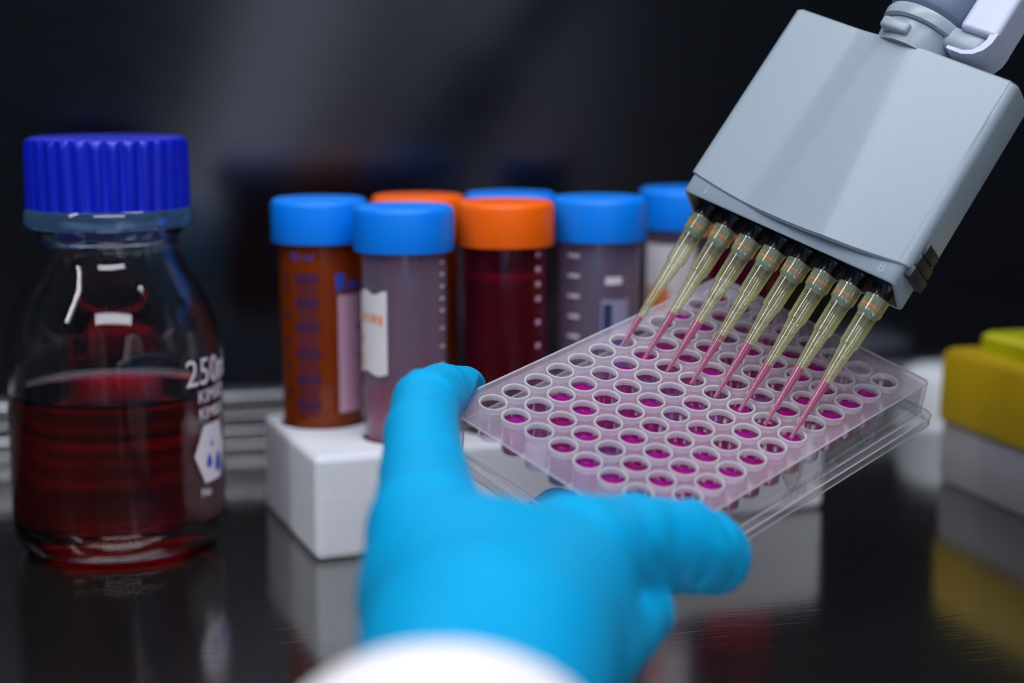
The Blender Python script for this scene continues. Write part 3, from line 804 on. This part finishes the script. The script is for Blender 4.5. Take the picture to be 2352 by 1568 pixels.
# folds of the glove: (centre, direction, half length, wavelength, depth)
folds = [(P(-21.5, 424, 76), P(0.25, 0.9, -0.2), 9, 4.6, 0.9), (P(-20.3, 376, 70), P(0, 1, 0.15), 9, 7.5, 0.4),
         (P(47, 381, 50), P(0.85, 0.15, 0.5), 8, 6.2, 1.4), (P(26, 358, 48), P(0.9, 0.4, 0.1), 11, 8.5, 1.1),
         (P(40, 372, 40), P(0.9, 0.4, 0.2), 8, 5.0, 0.7), (P(20, 346, 42), P(0.5, 0.6, 0.6), 10, 7.0, 0.7), (P(-16, 446, 74), P(0.5, 0.8, -.2), 7, 3.8, 0.55)]
def fold_disp(X):
    d = np.zeros(len(X))
    for c, u, hl, wl, dp in folds:
        u = u / np.linalg.norm(u); q = X - c
        s = q @ u; rad = np.linalg.norm(q, axis=1)
        wob = 1.8 * np.sin(q[:, 0] * 0.21 + q[:, 2] * 0.27 + hl) + 0.9 * np.sin(q[:, 1] * 0.4 - q[:, 2] * .33)
        d += dp * np.exp(-(rad / hl) ** 2) * np.cos(2 * PI * (s + wob) / wl)
    d += 0.22 * np.sin(X[:, 0] * 0.19 + X[:, 2] * .13) * np.sin(X[:, 1] * 0.15 + 1.0)
    return d
bm = bmesh.new()
for ch in chains:
    for (a, ra), (b, rb_) in zip(ch, ch[1:]):
        L = np.linalg.norm(b - a); n = max(2, int(L / (0.35 * min(ra, rb_))) + 1)
        for k in range(n + 1):
            t = k / n; c = a + (b - a) * t
            bmesh.ops.create_icosphere(bm, subdivisions=2, radius=(ra + (rb_ - ra) * t + 0.6) * MM, matrix=Matrix.Translation(Vector(c * MM)))
me = bpy.data.meshes.new('glove'); bm.to_mesh(me); bm.free()
go = bpy.data.objects.new('glove', me); COL.objects.link(go)
md = go.modifiers.new('skin', 'REMESH'); md.mode = 'VOXEL'; md.voxel_size = 0.0013; md.use_smooth_shade = True
gme = evaluated('glove', go)
X = np.empty(len(gme.vertices) * 3); gme.vertices.foreach_get('co', X); X = X.reshape(-1, 3) / MM
for it in range(6):
    d = hand_sd(X); e = 0.05
    G = np.stack([(hand_sd(X + np.eye(3)[k] * e) - d) / e for k in range(3)], 1)
    G /= np.maximum(np.linalg.norm(G, axis=1), 0.3)[:, None]
    X = X - G * np.clip(d, -2, 2)[:, None]
X = X + G * fold_disp(X)[:, None]
# the glove keeps clear of the plate it holds
Rw = np.array(RPL); Q = (X - np.array(TPL)) @ Rw
CL = 0.75; q2 = math.sqrt(0.5)
planes = np.array([(-1, 0, 0, CL), (0, 1, 0, CL), (0, -1, 0, PY + CL), (0, 0, -1, 14.3 + CL), (-q2, q2, 0, CL - 7.8 * q2), (-q2, -q2, 0, (PY - 7.8) * q2 + CL)])
for _ in range(3):
    D = Q @ planes[:, :3].T - planes[:, 3]           # negative inside
    ins_ = (D.max(1) < 0) & (Q[:, 2] < 0.5 + CL) & (Q[:, 0] < PX)
    w_ = D.argmax(1)
    Q[ins_] -= planes[w_[ins_], :3] * (D.max(1)[ins_] - 0.01)[:, None]
X = Q @ Rw.T + np.array(TPL)
gme.vertices.foreach_set('co', ((X - np.array(MPW)) * MM).ravel()); gme.update()
for p in gme.polygons: p.use_smooth = True
link('glove', gme, M['glove'], person)

# white cuff and sleeve: tube along the forearm
axis = [(P(-12, 262, 37.0), 30.2), (P(-12, 259, 37.2), 31.5), (P(-12, 250, 37.4), 31.8), (P(-11, 225, 37), 33), (P(-4, 190, 36), 35), (P(18, 140, 34), 38), (P(60, 70, 32), 42),
        (P(115, 0, 44), 46), (P(165, -60, 90), 52), (P(215, -115, 170), 58), (P(265, -165, 270), 66), (P(310, -200, 350), 74), (P(380, -225, 390), 70)]
inner = [(c, r - 2.2) for c, r in axis[:4]][::-1]
full = inner + axis
loops = []
for j, (c, r) in enumerate(full):
    if j < len(inner) + 3: dirv = P(0.0, 1, -0.06)
    else: dirv = full[j - 1][0] - full[min(j + 1, len(full) - 1)][0]
    dirv = dirv / np.linalg.norm(dirv)
    sx = np.cross(dirv, P(0, 0, 1)); sx /= np.linalg.norm(sx); sz = np.cross(sx, dirv)
    lp_ = []
    for k in range(64):
        a = 2 * PI * k / 64
        rr = r + (0.8 * math.sin(3 * a + j) + 0.5 * math.sin(5 * a + 2 * j)) * (1 if j > 6 else 0.3)
        lp_.append(tuple(c + rr * (math.cos(a) * sx + 0.885 * math.sin(a) * sz) - np.array(MPW)))
    loops.append(lp_)
obj('coat_sleeve', loft(loops, (False, True)), M['coat'], person, smooth=60)
# front of the worker's coat; the dull steel wall mirrors it
tl = []
for z, rx, ry, cy_ in ((-420, 190, 120, -300), (-200, 195, 125, -300), (0, 200, 125, -300), (200, 205, 120, -300), (330, 205, 110, -300), (400, 190, 95, -300), (440, 150, 75, -300), (465, 80, 60, -300)):
    tl.append([(470 + rx * math.cos(a) * (1 + .02 * math.sin(6 * a + z * .01)) - MPW[0], cy_ + ry * math.sin(a) - MPW[1], z - MPW[2]) for a in [2 * PI * k / 48 for k in range(48)]])
obj('coat_front', loft(tl), M['coat'], person, smooth=60)

bpy.context.view_layer.update()
